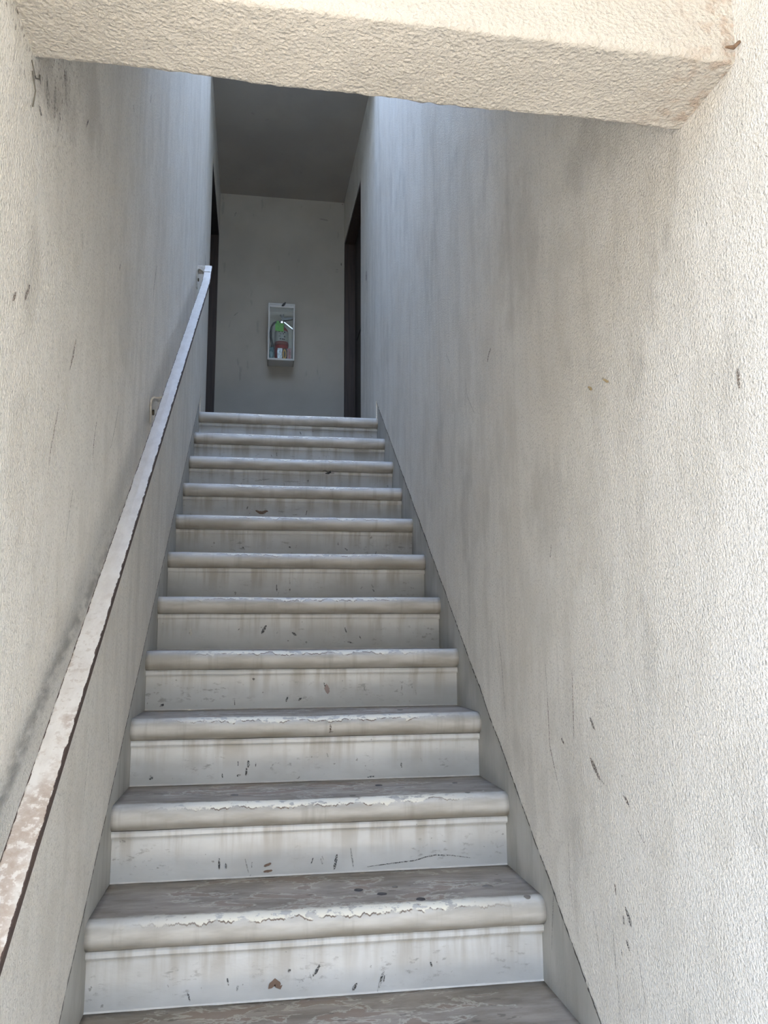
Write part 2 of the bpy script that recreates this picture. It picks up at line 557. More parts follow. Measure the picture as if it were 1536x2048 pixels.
RIGHT_MARKS = {
    's_brown': [([(-0.082, 0.476), (-0.086, 0.358), (-0.112, 0.31), (-0.138, 0.268)], .0035), ([(-0.238, 0.534), (-0.236, 0.464), (-0.234, 0.391)], .003),
                ([(-0.325, 0.44), (-0.342, 0.423)], .009), ([(-0.318, 0.359), (-0.34, 0.342), (-0.355, 0.329)], .012),
                ([(-0.46, 0.316), (-0.472, 0.309), (-0.483, 0.301)], .006), ([(-0.162, 0.381), (-0.175, 0.373)], .007),
                ([(0.293, 1.451), (0.314, 1.443), (0.327, 1.427)], .009), ([(-0.144, 0.815), (-0.134, 0.787)], .004), ([(-0.405, 0.145), (-0.408, 0.13)], .005),
                ([(-0.903, 0.977), (-0.904, 0.951)], .006)],
    's_dark': [([(-0.447, 0.116), (-0.456, 0.106), (-0.464, 0.094)], .009), ([(-0.435, 0.099), (-0.436, 0.088)], .006), ([(-0.444, 0.06), (-0.453, 0.05)], .007),
               ([(3.058, 3.011), (3.058, 2.958)], .03), ([(-0.419, 0.037), (-0.421, 0.03)], .003), ([(-0.506, 0.269), (-0.537, 0.247)], .002)],
    's_soft': [([(-0.179, 0.194), (-0.178, 0.087), (-0.193, 0.022)], .004), ([(-0.297, 0.066), (-0.311, 0.026), (-0.322, -0.023)], .004),
               ([(-0.385, 0.061), (-0.395, -0.016), (-0.402, -0.093)], .004), ([(-0.485, 0.062), (-0.495, 0.023), (-0.508, -0.02)], .004),
               ([(0.588, 1.456), (0.568, 1.389), (0.488, 1.312)], .005), ([(0.853, 1.641), (0.795, 1.582)], .005), ([(-0.355, 0.329), (-0.388, 0.32)], .004),
               ([(0.296, 0.623), (0.268, 0.529), (0.246, 0.384)], .005), ([(-0.074, 0.551), (-0.082, 0.476)], .003),
               ],
    's_cream': [([(-0.405, 0.314), (-0.375, 0.28), (-0.359, 0.258), (-0.349, 0.217)], .003), ([(-0.396, 0.268), (-0.378, 0.228)], .0025), ([(-0.40, 0.345), (-0.402, 0.336)], .006)],
    's_yellow': [([(-0.459, 1.111), (-0.485, 1.096)], .006), ([(-0.391, 1.115), (-0.407, 1.106)], .007)],
}
THK = 0.008    # the stucco stands this much proud of the plaster below it
DOOR = {'left': (3.19, 3.86), 'right': (3.325, 3.86)}
STRINGER_H = .088


def lower_edge(y, side):
    if y < 2.64:
        h = SL * y + STRINGER_H
        h += .006 * (noise.noise((y * 9, 3 if side == 'left' else 8, 0))) + .0025 * noise.noise((y * 70, 1, 5))
        return max(h, GROUND)
    return LAND


def side_wall(side, marks):
    s = 1 if side == 'left' else -1               # inward normal
    bm = bmesh.new()
    yd, zd = DOOR[side]
    roof = ROOF if side == 'left' else ROOF + .95       # right side raised out of view to keep sun out of the opening
    ys = []
    y = YF[side]
    while y < yd - .004:
        ys.append(y)
        y += .012
    ys += [yd]
    yy = yd + .05
    ys2 = [yd + .0001]
    while yy < YE:
        ys2.append(yy)
        yy += .05
    ys2.append(YE)
    zl = [(y, lower_edge(y, side)) for y in ys] + [(y, zd) for y in ys2]
    cols = []
    for y, z in zl:
        x = wall_x(y, side) + s * (THK if y < 2.64 else THK * max(0, 1 - (y - 2.64) / .1)) * 0.999
        xb = wall_x(y, side) - s * .004
        cols.append((bm.verts.new((xb, y, z)), bm.verts.new((x - s * .0015, y, z)), bm.verts.new((x, y, z + .0025)), bm.verts.new((x, y, roof if y > -1.0 else 2.76)), bm.verts.new((x - s * .24, y, roof if y > -1.0 else 2.76)), bm.verts.new((x - s * .24, y, z))))
    for a, b in zip(cols, cols[1:]):
        for i in range(5):
            f = (a[i], b[i], b[i + 1], a[i + 1])
            bm.faces.new(f)
        bm.faces.new((a[5], b[5], b[0], a[0]))
    bm.faces.new(list(cols[0]))
    bm.faces.new(list(reversed(cols[-1])))
    bmesh.ops.recalc_face_normals(bm, faces=list(bm.faces))
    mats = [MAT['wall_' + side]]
    for k, lst in marks.items():
        mats.append(MAT[k])
        for pts, w in lst:
            blob(bm, pts, w, lambda p: (wall_x(p.x, side) + s * ((THK if p.x < 2.64 else 0) + .0012), p.x, p.y), len(mats) - 1)
    # dirty broken crack where the stucco stops above the stringer
    mats.append(MAT['s_crack'])
    pth = []
    y = YF[side] + .1
    while y < 2.62:
        pth.append((y, lower_edge(y, side) + .0035))
        y += .012
    blob(bm, pth, .0046, lambda p: (wall_x(p.x, side) + s * (THK + .001), p.x, p.y), len(mats) - 1, .55, .006, False)
    o = link('wall_' + side, bm, mats)
    return struct(o)


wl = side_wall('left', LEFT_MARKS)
struct(wl, 'tall grey stucco wall carrying the handrail, left of the stairs')
wr = side_wall('right', RIGHT_MARKS)
struct(wr, 'tall stained stucco wall without a rail, right of the stairs')

# ---------------------------------------------------------------- entrance beam and the shell above
bm = bmesh.new()
NX, prof = 240, []
P0 = [(LYB, 2.45), (LYB, LZ), (LYF, LZ), (LYF, 2.45)]
seq = []
for (a, b), n in (((P0[0], P0[1]), 30), ((P0[1], P0[2]), 26), ((P0[2], P0[3]), 60)):
    for i in range(n):
        t = i / n
        seq.append((a[0] + (b[0] - a[0]) * t, a[1] + (b[1] - a[1]) * t))
seq.append(P0[3])
rows = []
for i in range(NX + 1):
    x = -.02 + (W + .04) * i / NX
    row = []
    for (y, z) in seq:
        d = .0012 * noise.noise((x * 30, y * 30, z * 30)) + .0012 * noise.noise((x * 75, y * 75, z * 75 + 9)) + .003 * noise.noise((x * 5, y * 3, 4))
        ey = min(abs(y - LYB), abs(y - LYF)) < .004
        ez = abs(z - LZ) < .004
        dy = d if (y > (LYB + LYF) / 2) else -d
        yy, zz = y, z
        if ey and ez:                              # the rough arrises
            yy += dy * .5 - (.006 if y > -.85 else -.006) * .6
            zz += -d * 1.6 + .002 + .002 * noise.noise((x * 40, 3, 7))
        elif ey:
            yy += dy * .5
        else:
            zz -= d
        q = x / W
        fb = min(1, max(0, (y - LYF) / (LYB - LYF)))
        row.append(bm.verts.new((x, yy + fb * (.010 - .022 * q) + (1 - fb) * (.024 - .028 * q), zz + .034 * (1 - q))))
    rows.append(row)
for a, b in zip(rows, rows[1:]):
    for j in range(len(seq) - 1):
        bm.faces.new((a[j], b[j], b[j + 1], a[j + 1]))
bmesh.ops.recalc_face_normals(bm, faces=list(bm.faces))
b0 = len(bm.faces)
box(bm, -.02, W + .02, LYF + .001, -.60, 2.449, ROOF)
wf = link('wall_front', bm, MAT['beam'], smooth=True)
struct(wf, 'cream stucco beam spanning the entrance above the stairs')

bm = bmesh.new()
box(bm, -.05, W + .05, -.62, .30, 2.45, 2.60)
box(bm, -.05, W + .05, .16, .30, 2.65, ROOF)
o = struct(link('trim_1', bm, MAT['shaft']))
bm = bmesh.new()
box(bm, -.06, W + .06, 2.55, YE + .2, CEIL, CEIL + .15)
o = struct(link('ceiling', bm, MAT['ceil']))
bm = bmesh.new()
box(bm, -.05, W + .05, 2.55, 2.70, CEIL + .15, ROOF)
o = struct(link('trim_2', bm, MAT['shaft']))
bm = bmesh.new()
box(bm, -.35, W + .35, -2.9, LYF + .02, 2.75, 2.90)          # unseen slab added over the entrance to shade the front from the sky
o = struct(link('shade_slab', bm, MAT['shaft']))

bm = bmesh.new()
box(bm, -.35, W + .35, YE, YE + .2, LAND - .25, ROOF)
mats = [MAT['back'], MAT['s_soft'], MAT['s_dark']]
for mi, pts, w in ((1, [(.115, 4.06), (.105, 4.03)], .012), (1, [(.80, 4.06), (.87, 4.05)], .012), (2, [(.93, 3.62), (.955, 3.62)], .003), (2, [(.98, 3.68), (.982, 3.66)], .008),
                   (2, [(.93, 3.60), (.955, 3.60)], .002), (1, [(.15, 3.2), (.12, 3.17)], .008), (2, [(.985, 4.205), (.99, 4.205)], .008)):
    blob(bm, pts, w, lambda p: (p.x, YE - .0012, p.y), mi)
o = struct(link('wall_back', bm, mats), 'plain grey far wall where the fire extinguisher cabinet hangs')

bm = bmesh.new()
box(bm, -.35, W + .35, TOP * RUN + .06, YE, LAND - .2, LAND)
o = struct(link('floor', bm, MAT['floor']))
bm = bmesh.new()
box(bm, -14, 15, -4.2, 3.0, GROUND - .3, GROUND)
o = struct(link('ground', bm, MAT['ground']))
bm = bmesh.new()
box(bm, -14, 15, -24, -4.2, GROUND - .4, GROUND - .12)  # unseen dark ground added to cut the light bounced onto the beam
o = struct(link('street', bm, MAT['asphalt']))

# ---------------------------------------------------------------- doors at the landing
def door(name, side, leaf, label):
    s = 1 if side == 'left' else -1
    y0, zh = DOOR[side]
    e = empty(name, (wall_x(YE, side), YE - .03, LAND))
    struct(e, label)
    rel = Vector(e.location)

    def sub(bm):
        bmesh.ops.translate(bm, verts=bm.verts, vec=-rel)
        return bm
    xi = wall_x(YE, side)
    # jambs and head line the opening
    bm = bmesh.new()
    box(bm, *sorted((xi - s * .002, xi - s * .24)), YE - .045, YE - .001, LAND, zh - .03, .003)
    link('jamb', sub(bm), MAT['wood'], e)
    bm = bmesh.new()
    box(bm, *sorted((wall_x(y0, side) - s * .012, wall_x(y0, side) - s * .24)), y0, y0 + .04, LAND, zh - .03, .003)
    link('jamb', sub(bm), MAT['wood'], e)
    bm = bmesh.new()
    xa, xb = wall_x(y0, side) - s * .006, xi - s * .003
    prism(bm, [(xa, y0), (xa - s * .22, y0), (xb - s * .22, YE - .001), (xb, YE - .001)], 'z', zh - .03, zh + .004)
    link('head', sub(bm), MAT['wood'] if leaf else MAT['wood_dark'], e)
    # leaf set back in the reveal
    d = .088 if leaf else .20
    bm = bmesh.new()
    box(bm, *sorted((xi - s * d, xi - s * (d + .04))), y0 + .042, YE - .046, LAND + .008, zh - .032, .002)
    for zz in ((LAND + .25, LAND + .9), (LAND + 1.05, zh - .2)):
        box(bm, *sorted((xi - s * (d - .006), xi - s * (d + .01))), y0 + .16, YE - .17, zz[0], zz[1], .005)
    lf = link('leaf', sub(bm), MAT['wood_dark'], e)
    bm = bmesh.new()
    k = (xi - s * (d - .045), y0 + .11, LAND + 1.0)
    tube(bm, [(xi - s * d, k[1], k[2]), (xi - s * (d - .02), k[1], k[2]), k, (k[0] + s * .012, k[1], k[2])], [.026, .009, .024, .012], 16)
    h = link('handle', sub(bm), MAT['steel_dark'], lf)
    return e


door('door_1', 'left', False, 'dark doorway beyond the top end of the handrail')
door('door_2', 'right', True, 'brown framed doorway with a dark leaf, right of the far wall')

# ---------------------------------------------------------------- staircase
stairs = empty('staircase', (W / 2, 0, 0))
tag(stairs, 'worn off-white painted stair flight rising between two stucco walls', 'staircase')
srel = Vector(stairs.location)

RB = .031
NOS = [(RUN + OVER + .004, 0.0)]
for i in range(1, 12):
    NOS.append((RUN + OVER - (RUN + OVER - RB) * i / 12, 0.0))
for i in range(13):
    a = math.pi / 2 + math.pi * i / 12
    NOS.append((RB + RB * math.cos(a) * (1.0 if i < 7 else 1.0), -RB + RB * math.sin(a)))
NOS.append((OVER + .001, -2 * RB - .001))
# arc length, zero where the flat tread turns down
s_acc, acc = [], 0.0
for i, p in enumerate(NOS):
    if i:
        acc += math.dist(p, NOS[i - 1])
    s_acc.append(acc)
zero = s_acc[12]
NOS_V = [zero - s for s in s_acc]

RISER_MARKS = {
    0: [('s_chip', [(0.396, -0.16), (0.406, -0.15), (0.418, -0.163)], .0135), ('s_dark', [(0.492, -0.143), (0.506, -0.123)], .0067), ('s_dark', [(0.217, -0.161), (0.222, -0.177)], .0033), ('s_soft', [(0.652, -0.143), (0.636, -0.189)], .006), ('s_dark', [(0.648, -0.15), (0.643, -0.165)], .004), ('s_dark', [(0.581, -0.178), (0.588, -0.168)], .008), ('s_dark', [(0.439, -0.129), (0.436, -0.132)], .0056)],
    1: [('s_dark', [(0.267, -0.141), (0.268, -0.165)], .0051), ('s_chip', [(0.383, -0.163), (0.397, -0.158)], .0064), ('s_chip', [(0.382, -0.177), (0.4, -0.175)], .0064), ('s_dark', [(0.569, -0.145), (0.562, -0.178)], .0065), ('s_dark', [(0.65, -0.177), (0.71, -0.172), (0.777, -0.167), (0.804, -0.16), (0.831, -0.156), (0.872, -0.158), (0.927, -0.167)], .0026), ('s_dark', [(0.284, -0.154), (0.285, -0.163)], .0051), ('s_soft', [(0.332, -0.142), (0.342, -0.178)], .0026), ('s_soft', [(0.605, -0.13), (0.612, -0.176)], .004)],
    2: [('s_dark', [(0.333, -0.128), (0.334, -0.143)], .0073), ('s_dark', [(0.329, -0.147), (0.328, -0.167)], .0055), ('s_dark', [(0.303, -0.168), (0.31, -0.166)], .0058), ('s_dark', [(0.056, -0.169), (0.063, -0.167)], .0057), ('s_dark', [(0.788, -0.146), (0.789, -0.157)], .0045), ('s_dark', [(0.686, -0.183), (0.705, -0.182)], .0045)],
    3: [('s_pink', [(0.584, -0.12), (0.587, -0.138)], .017), ('s_dark', [(0.575, -0.11), (0.579, -0.119)], .005), ('s_dark', [(0.449, -0.168), (0.455, -0.155)], .0049), ('s_dark', [(0.341, -0.092), (0.345, -0.095)], .0066), ('s_dark', [(0.493, -0.164), (0.5, -0.157)], .0066), ('s_dark', [(0.05, -0.175), (0.057, -0.171)], .0081)],
    4: [('s_dark', [(0.383, -0.106), (0.369, -0.131)], .0091), ('s_dark', [(0.48, -0.131), (0.493, -0.139)], .0073), ('s_cream', [(0.115, -0.119), (0.117, -0.137)], .0108), ('s_dark', [(0.673, -0.114), (0.679, -0.13)], .0046), ('s_dark', [(0.685, -0.165), (0.703, -0.169)], .0056)],
    5: [('s_dark', [(0.425, -0.128), (0.427, -0.152)], .005), ('s_dark', [(0.479, -0.144), (0.479, -0.148)], .006)],
    6: [('s_dark', [(0.282, -0.138), (0.286, -0.14)], .0065), ('s_dark', [(0.729, -0.137), (0.738, -0.143)], .0066), ('s_dark', [(0.483, -0.133), (0.489, -0.135)], .0066)],
    7: [('s_chip', [(0.338, -0.124), (0.359, -0.133), (0.387, -0.125)], .0141), ('s_dark', [(0.575, -0.117), (0.57, -0.139)], .0036)],
    8: [('s_soft', [(0.326, -0.118), (0.401, -0.106)], .007), ('s_soft', [(0.477, -0.117), (0.553, -0.117)], .007)],
    9: [('s_dark', [(0.437, -0.098), (0.44, -0.114)], .0054), ('s_soft', [(0.513, -0.115), (0.538, -0.117)], .0041)],
    10: [('s_dark', [(0.576, -0.095), (0.582, -0.11)], .0058)],
}
GUM = {-1: [(0.919, -0.065, .0125), (0.99, -0.06, .008), (.40, -.02, .009)], 0: [(0.608, 0.149, .013), (0.659, 0.108, .014), (0.742, 0.052, .013), (0.699, 0.157, .008), (0.993, 0.027, .010), (0.923, 0.118, .016), (0.962, 0.162, .011)],
       1: [(0.704, 0.456 - RUN, .012), (0.926, 0.448 - RUN, .009), (0.924, 0.299 - RUN, .009), (0.613, 0.321 - RUN, .010), (.30, .12, .012)], 2: [(0.806, 0.15, .011)]}
RISER_MATS = ['s_dark', 's_chip', 's_soft', 's_pink', 's_cream']


def make_step(k):
    rng = random.Random(100 + k)
    NXs = 64
    bm = bmesh.new()
    uvl = bm.loops.layers.uv.new('UVMap')
    prof = NOS if k < TOP else NOS[9:]
    vs_ = NOS_V if k < TOP else NOS_V[9:]
    grid = []
    for i in range(NXs + 1):
        x = W * i / NXs
        row = []
        for j, (y, z) in enumerate(prof):
            wob = .0012 * noise.noise((x * 7 + k * 13, j * .25, k * 3.3)) + .0006 * noise.noise((x * 40, j * .8, k * 7.7))
            dip = -.0022 * math.exp(-((x - .5) / .22) ** 2) if z > -.02 and y < .2 else 0
            row.append(bm.verts.new((x, y + (wob if z < -.001 else 0), z + (wob if z > -.02 else 0) + dip)))
        grid.append(row)
    for i in range(NXs):
        for j in range(len(prof) - 1):
            f = bm.faces.new((grid[i][j], grid[i][j + 1], grid[i + 1][j + 1], grid[i + 1][j]))
            f.smooth = True
            for l, (ii, jj) in zip(f.loops, ((i, j), (i, j + 1), (i + 1, j + 1), (i + 1, j))):
                l[uvl].uv = (W * ii / NXs, vs_[jj])
    # underside and ends close the solid
    for gi in (0, NXs):
        f = bm.faces.new(grid[gi] + [])
        for l in f.loops:
            l[uvl].uv = (W * gi / NXs, -.05)
    for i in range(NXs):
        f = bm.faces.new((grid[i][-1], grid[i][0], grid[i + 1][0], grid[i + 1][-1]))
        for l in f.loops:
            l[uvl].uv = (.5, -.05)
    bmesh.ops.recalc_face_normals(bm, faces=list(bm.faces))
    mats = [MAT['step']]
    if k == 2:
        mats.append(MAT['s_brown'])
        fn = lambda p: (p.x, RB - math.sqrt(max(0, RB * RB - (p.y + RB) ** 2)) - .0013, p.y)
        blob(bm, [(.571, -.026), (.571, -.047)], .006, fn, 1, .15)
        blob(bm, [(.568, -.048), (.578, -.046)], .004, fn, 1, .15)
    st = link('step', bm, mats, stairs, Vector((0, k * RUN, k * RISE)) - srel)
    # riser
    bm = bmesh.new()
    uvl = bm.loops.layers.uv.new('UVMap')
    zt, zb = -2 * RB + .001, -RISE
    NZ = 10
    g = []
    for i in range(NXs + 1):
        x = W * i / NXs
        row = []
        for j in range(NZ + 1):
            z = zt + (zb - zt) * j / NZ
            row.append(bm.verts.new((x, OVER + .0009 * noise.noise((x * 4, z * 9, k * 5.1)), z)))
        g.append(row)
    for i in range(NXs):
        for j in range(NZ):
            f = bm.faces.new((g[i][j], g[i][j + 1], g[i + 1][j + 1], g[i + 1][j]))
            f.smooth = True
            for l, (ii, jj) in zip(f.loops, ((i, j), (i, j + 1), (i + 1, j + 1), (i + 1, j))):
                l[uvl].uv = (ii / NXs, jj / NZ)
    back = [bm.verts.new(p) for p in ((0, OVER + .018, zt), (0, OVER + .018, zb), (W, OVER + .018, zb), (W, OVER + .018, zt))]
    bm.faces.new(back)
    mats = [MAT['riser']] + [MAT[n_] for n_ in RISER_MATS]
    marks = list(RISER_MARKS.get(k, []))
    for q in range(5):
        x, z = rng.uniform(.2, .9), rng.uniform(-.165, -.105)
        marks.append((rng.choice(['s_dark', 's_soft', 's_soft']), [(x, z), (x + rng.uniform(-.006, .006), z - rng.uniform(.004, .016))], rng.uniform(.002, .005)))
    for mk, pts, w in marks:
        blob(bm, pts, w, lambda p: (p.x, OVER - .0022, p.y), 1 + RISER_MATS.index(mk), .3)
    r = link('riser', bm, mats, st)
    # fillet under the roll
    bm = bmesh.new()
    uvl = bm.loops.layers.uv.new('UVMap')
    z0, z1, yf = -2 * RB - .0005, -2 * RB - .0185, OVER - .0125
    pr = [(OVER + .002, z0), (yf + .002, z0), (yf - .001, z0 - .005), (yf - .001, z1 + .005), (yf + .003, z1), (OVER + .002, z1)]
    prev = None
    for i in range(NXs + 1):
        x = W * i / NXs
        w = .0009 * noise.noise((x * 6, k * 9, 1.3))
        ring = [bm.verts.new((x, y + w, z + w)) for y, z in pr]
        if prev:
            for j in range(len(pr) - 1):
                f = bm.faces.new((prev[j], prev[j + 1], ring[j + 1], ring[j]))
                for l in f.loops:
                    l[uvl].uv = (x / W, .15)
        else:
            bm.faces.new(ring)
        prev = ring
    bm.faces.new(list(reversed(prev)))
    bmesh.ops.recalc_face_normals(bm, faces=list(bm.faces))
    link('moulding', bm, MAT['riser'], st)
    # bead of caulk where the riser meets the tread below
    bm = bmesh.new()
    zc = -RISE
    prev = None
    for i in range(NXs + 1):
        x = W * i / NXs
        h = .0034 + .0016 * noise.noise((x * 30, k * 3.0, 2))
        ring = [bm.verts.new(p) for p in ((x, OVER - h, zc + .0002), (x, OVER - h * .45, zc + h * .45), (x, OVER - .0003, zc + h))]
        if prev:
            for j in range(2):
                f = bm.faces.new((prev[j], ring[j], ring[j + 1], prev[j + 1]))
                f.smooth = True
        prev = ring
    bmesh.ops.recalc_face_normals(bm, faces=list(bm.faces))
    link('caulk_bead', bm, MAT['caulk'], st)
    for gi_, (gx, gy, gr) in enumerate(GUM.get(k, [])):
        bm = bmesh.new()
        n = 18
        top, rim = [], []
        for q in range(n):
            a = 2 * math.pi * q / n
            rr = gr * (1 + .18 * noise.noise((math.cos(a) * 1.3 + gx * 50, math.sin(a) * 1.3, gy * 40)))
            rim.append(bm.verts.new((gx + rr * math.cos(a), gy + rr * .95 * math.sin(a), -.004)))
            top.append(bm.verts.new((gx + rr * .8 * math.cos(a), gy + rr * .76 * math.sin(a), .0004 - .0022 * math.exp(-((gx - .5) / .22) ** 2) + .0009)))
        for q in range(n):
            bm.faces.new((rim[q], rim[(q + 1) % n], top[(q + 1) % n], top[q]))
        bm.faces.new(top)
        gobj = link('gum_spot', bm, MAT['gum' if (gi_ < 3 and k == 0) or gi_ == 0 else 'gum_faint'], st, smooth=True)
        gobj['label'] = 'round dark spot of trodden gum'
    return st


for k in range(-3, TOP + 1):
    make_step(k)

for side, s in (('left', 1), ('right', -1)):
    bm = bmesh.new()
    ysn = [-1.7 + i * (2.70 + 1.7) / 60 for i in range(61)]
    xi, xo = (0.0 + .0, -.03) if side == 'left' else (W, W + .03)
    top_h = STRINGER_H + .03
    poly = [(ysn[0], GROUND - .05), (2.72, GROUND - .05)]
    yp = 2.62
    zp = 1.985
    up = [(ysn[0], max(GROUND + .002, SL * ysn[0] + top_h)), (yp, SL * yp + top_h - .02), (2.67, LAND + .055), (2.72, LAND + .002)]
    prism(bm, [poly[0], poly[1]] + list(reversed(up)), 'x', *sorted((xi, xo)))
    mats = [MAT['plaster'], MAT['s_dark'], MAT['s_soft']]
    fn = lambda p, xi=xi, s=s: (xi + s * .0012, p.x, p.y)
    if side == 'right':
        blob(bm, [(-0.152, 0.001), (-0.155, -0.018), (-0.162, -0.036)], .005, fn, 1)
        blob(bm, [(-0.092, 0.099), (-0.053, 0.025), (-0.027, -0.101)], .005, fn, 2)
        blob(bm, [(2.655, 1.975), (2.69, 1.94), (2.70, 1.90)], .009, fn, 1)
    else:
        blob(bm, [(2.60, 1.97), (2.655, 1.955), (2.69, 1.90)], .008, fn, 1)
    so = link('stringer', bm, mats, stairs, -srel)
    so['label'] = 'smooth grey plaster strip beside the steps'

# ---------------------------------------------------------------- handrail
RX0, RX1 = .045, .083
RS, RI = .734, .928
rail = empty('handrail', (0, -.9, RS * -.9 + RI))
tag(rail, 'white flaking metal handrail with rusty edges along the left wall', 'handrail')
rrel = Vector(rail.location)
bm = bmesh.new()
uvl = bm.loops.layers.uv.new('UVMap')
pts = []
y = -1.12
while y < 2.0:
    pts.append((y, RS * y + RI))
    y += .02
pts += [(2.0, 2.398), (2.03, 2.43), (2.06, 2.465), (2.09, 2.50), (2.12, 2.535)]
T = .013
prev = None
acc = 0
for i, (y, z) in enumerate(pts):
    a = pts[max(i - 1, 0)]
    b = pts[min(i + 1, len(pts) - 1)]
    d = Vector((0, b[0] - a[0], b[1] - a[1])).normalized()
    n_ = Vector((0, -d.z, d.y))
    j1, j2 = (.0012 * noise.noise((y * 30, 2, 0)), .0016 * noise.noise((y * 34, 5, 0)))
    c = Vector((0, y, z))
    sag = 0
    ring = [(Vector((RX0, 0, 0)) + c - n_ * T, -.3), (Vector((RX0 + j1, 0, 0)) + c - n_ * .001, -.02), (Vector((RX0 + .0025 + j1, 0, 0)) + c, .05), ((Vector(((RX0 + RX1) / 2, 0, 0)) + c + n_ * .0006), .5),
            (Vector((RX1 - .0025 + j2, 0, 0)) + c, .95), (Vector((RX1 + j2, 0, 0)) + c - n_ * .001, 1.02), (Vector((RX1, 0, 0)) + c - n_ * T, 1.3)]
    if i:
        acc += math.dist(pts[i], pts[i - 1])
    vs = [(bm.verts.new(p - rrel), v) for p, v in ring]
    if prev:
        m = len(vs)
        for q in range(m):
            q2 = (q + 1) % m
            f = bm.faces.new((prev[q][0], prev[q2][0], vs[q2][0], vs[q][0]))
            for l, (vv, uu) in zip(f.loops, ((prev[q][1], pa), (prev[q2][1], pa), (vs[q2][1], acc), (vs[q][1], acc))):
                l[uvl].uv = (uu, vv if q2 else 1.3)
    else:
        bm.faces.new([v for v, _ in vs])
    prev, pa = vs, acc
bm.faces.new([v for v, _ in reversed(prev)])
bmesh.ops.recalc_face_normals(bm, faces=list(bm.faces))
link('rail_bar', bm, MAT['rail'], rail)


def bracket(yc, zt, zr, zflange):
    """bent strap: flange flat on the wall, curl at the top, arm out under the bar"""
    w = .019
    x0 = THK + .0008
    path = [(x0 + .003, zflange), (x0 + .003, zt - .012), (x0 + .006, zt - .004), (x0 + .013, zt), (.030, zt - .003), (.046, zr - .004), (RX1 - .006, zr - .004)]
    th = .0055
    bm = bmesh.new()
    prev = None
    for i, (x, z) in enumerate(path):
        a, b = path[max(i - 1, 0)], path[min(i + 1, len(path) - 1)]
        d = Vector((b[0] - a[0], 0, b[1] - a[1])).normalized()
        n_ = Vector((-d.z, 0, d.x))
        c = Vector((x, yc, z))
        ww = w * (.55 if i == 0 else 1)
        ring = [bm.verts.new(c + sy * Vector((0, ww, 0)) + sn * n_ * th / 2 - rrel) for sy, sn in ((-1, -1), (1, -1), (1, 1), (-1, 1))]
        if prev:
            for q in range(4):
                bm.faces.new((prev[q], prev[(q + 1) % 4], ring[(q + 1) % 4], ring[q]))
        else:
            bm.faces.new(ring)
        prev = ring
    bm.faces.new(list(reversed(prev)))
    bmesh.ops.recalc_face_normals(bm, faces=list(bm.faces))
    bmesh.ops.bevel(bm, geom=list(bm.edges), offset=.0012, segments=2, affect='EDGES')
    b = link('wall_bracket', bm, MAT['rail2'], rail)
    bm = bmesh.new()
    zb_ = (zflange + zt) / 2 - .004
    tube(bm, [Vector((x0 + .004, yc, zb_)) - rrel, Vector((x0 + .012, yc, zb_)) - rrel], .0085, 6)
    link('bolt', bm, MAT['bolt'], b)


MAT['rail2'] = plain('bracket_paint', (.60, .58, .53), .45, 0, .35, 60)
bracket(.600, 1.350, RS * .600 + RI - T, 1.268)
bracket(2.085, 2.492, 2.480, 2.390)
bm = bmesh.new()
box(bm, THK + .0006, RX0 + .004, 2.092, 2.112, 2.482, 2.522, .002)
bmesh.ops.translate(bm, verts=bm.verts, vec=-rrel)
link('end_return', bm, MAT['rail2'], rail)

# ---------------------------------------------------------------- fire extinguisher cabinet
CX0, CX1, CY0, CZ0, CZ1 = .390, .599, 4.150, 2.763, 3.232
cab = empty('extinguisher_cabinet', ((CX0 + CX1) / 2, YE, CZ0))
tag(cab, 'white glass-fronted fire extinguisher cabinet hung on the far wall', 'cabinet')
crel = Vector(cab.location)


def csub(bm):
    bmesh.ops.translate(bm, verts=bm.verts, vec=-crel)
    return bm


t_ = .006
bm = bmesh.new()
box(bm, CX0 + .004, CX1 - .004, YE - .007, YE - .001, CZ0 + .004, CZ1 - .004)
for a in ((CX0 + .003, CX0 + .003 + t_), (CX1 - .003 - t_, CX1 - .003)):
    box(bm, a[0], a[1], CY0 + .008, YE - .001, CZ0 + .003, CZ1 - .003)
for a in ((CZ0 + .003, CZ0 + .003 + t_), (CZ1 - .003 - t_, CZ1 - .003)):
    box(bm, CX0 + .003, CX1 - .003, CY0 + .008, YE - .001, a[0], a[1])
link('body', csub(bm), MAT['white'], cab)
bm = bmesh.new()
fw = .0125
box(bm, CX0, CX0 + fw, CY0 - .004, CY0 + .009, CZ0, CZ1, .002)
box(bm, CX1 - fw, CX1, CY0 - .004, CY0 + .009, CZ0, CZ1, .002)
box(bm, CX0 + fw, CX1 - fw, CY0 - .004, CY0 + .009, CZ0, CZ0 + .016, .002)
box(bm, CX0 + fw, CX1 - fw, CY0 - .004, CY0 + .009, CZ1 - .035, CZ1, .002)
box(bm, CX0 + .001, CX1 - .001, CY0 - .0065, CY0 - .003, CZ1 - .016, CZ1 - .012, .0008)
dr = link('door', csub(bm), MAT['white'], cab)
bm = bmesh.new()
box(bm, CX0 + fw - .002, CX1 - fw + .002, CY0 + .001, CY0 + .003, CZ0 + .014, CZ1 - .033)
pn = link('pane', csub(bm), MAT['glass'], dr)
bm = bmesh.new()
prism(bm, [(.494, CZ1 - .022), (.506, CZ1 - .024), (.517, CZ1 - .017), (.527, CZ1 + .004), (.520, CZ1 + .004), (.505, CZ1 - .006)], 'y', CY0 - .020, CY0 - .003)
lt = link('latch', csub(bm), MAT['black'], dr)
lt['label'] = 'small black catch'

# the extinguisher
EX, EY, ER, EZ = .499, 4.236, .053, CZ0 + .0095
ext = empty('fire_extinguisher', (EX, EY, EZ))
tag(ext, 'red fire extinguisher with a lime green tag inside the cabinet', 'fire extinguisher')
erel = Vector(ext.location)


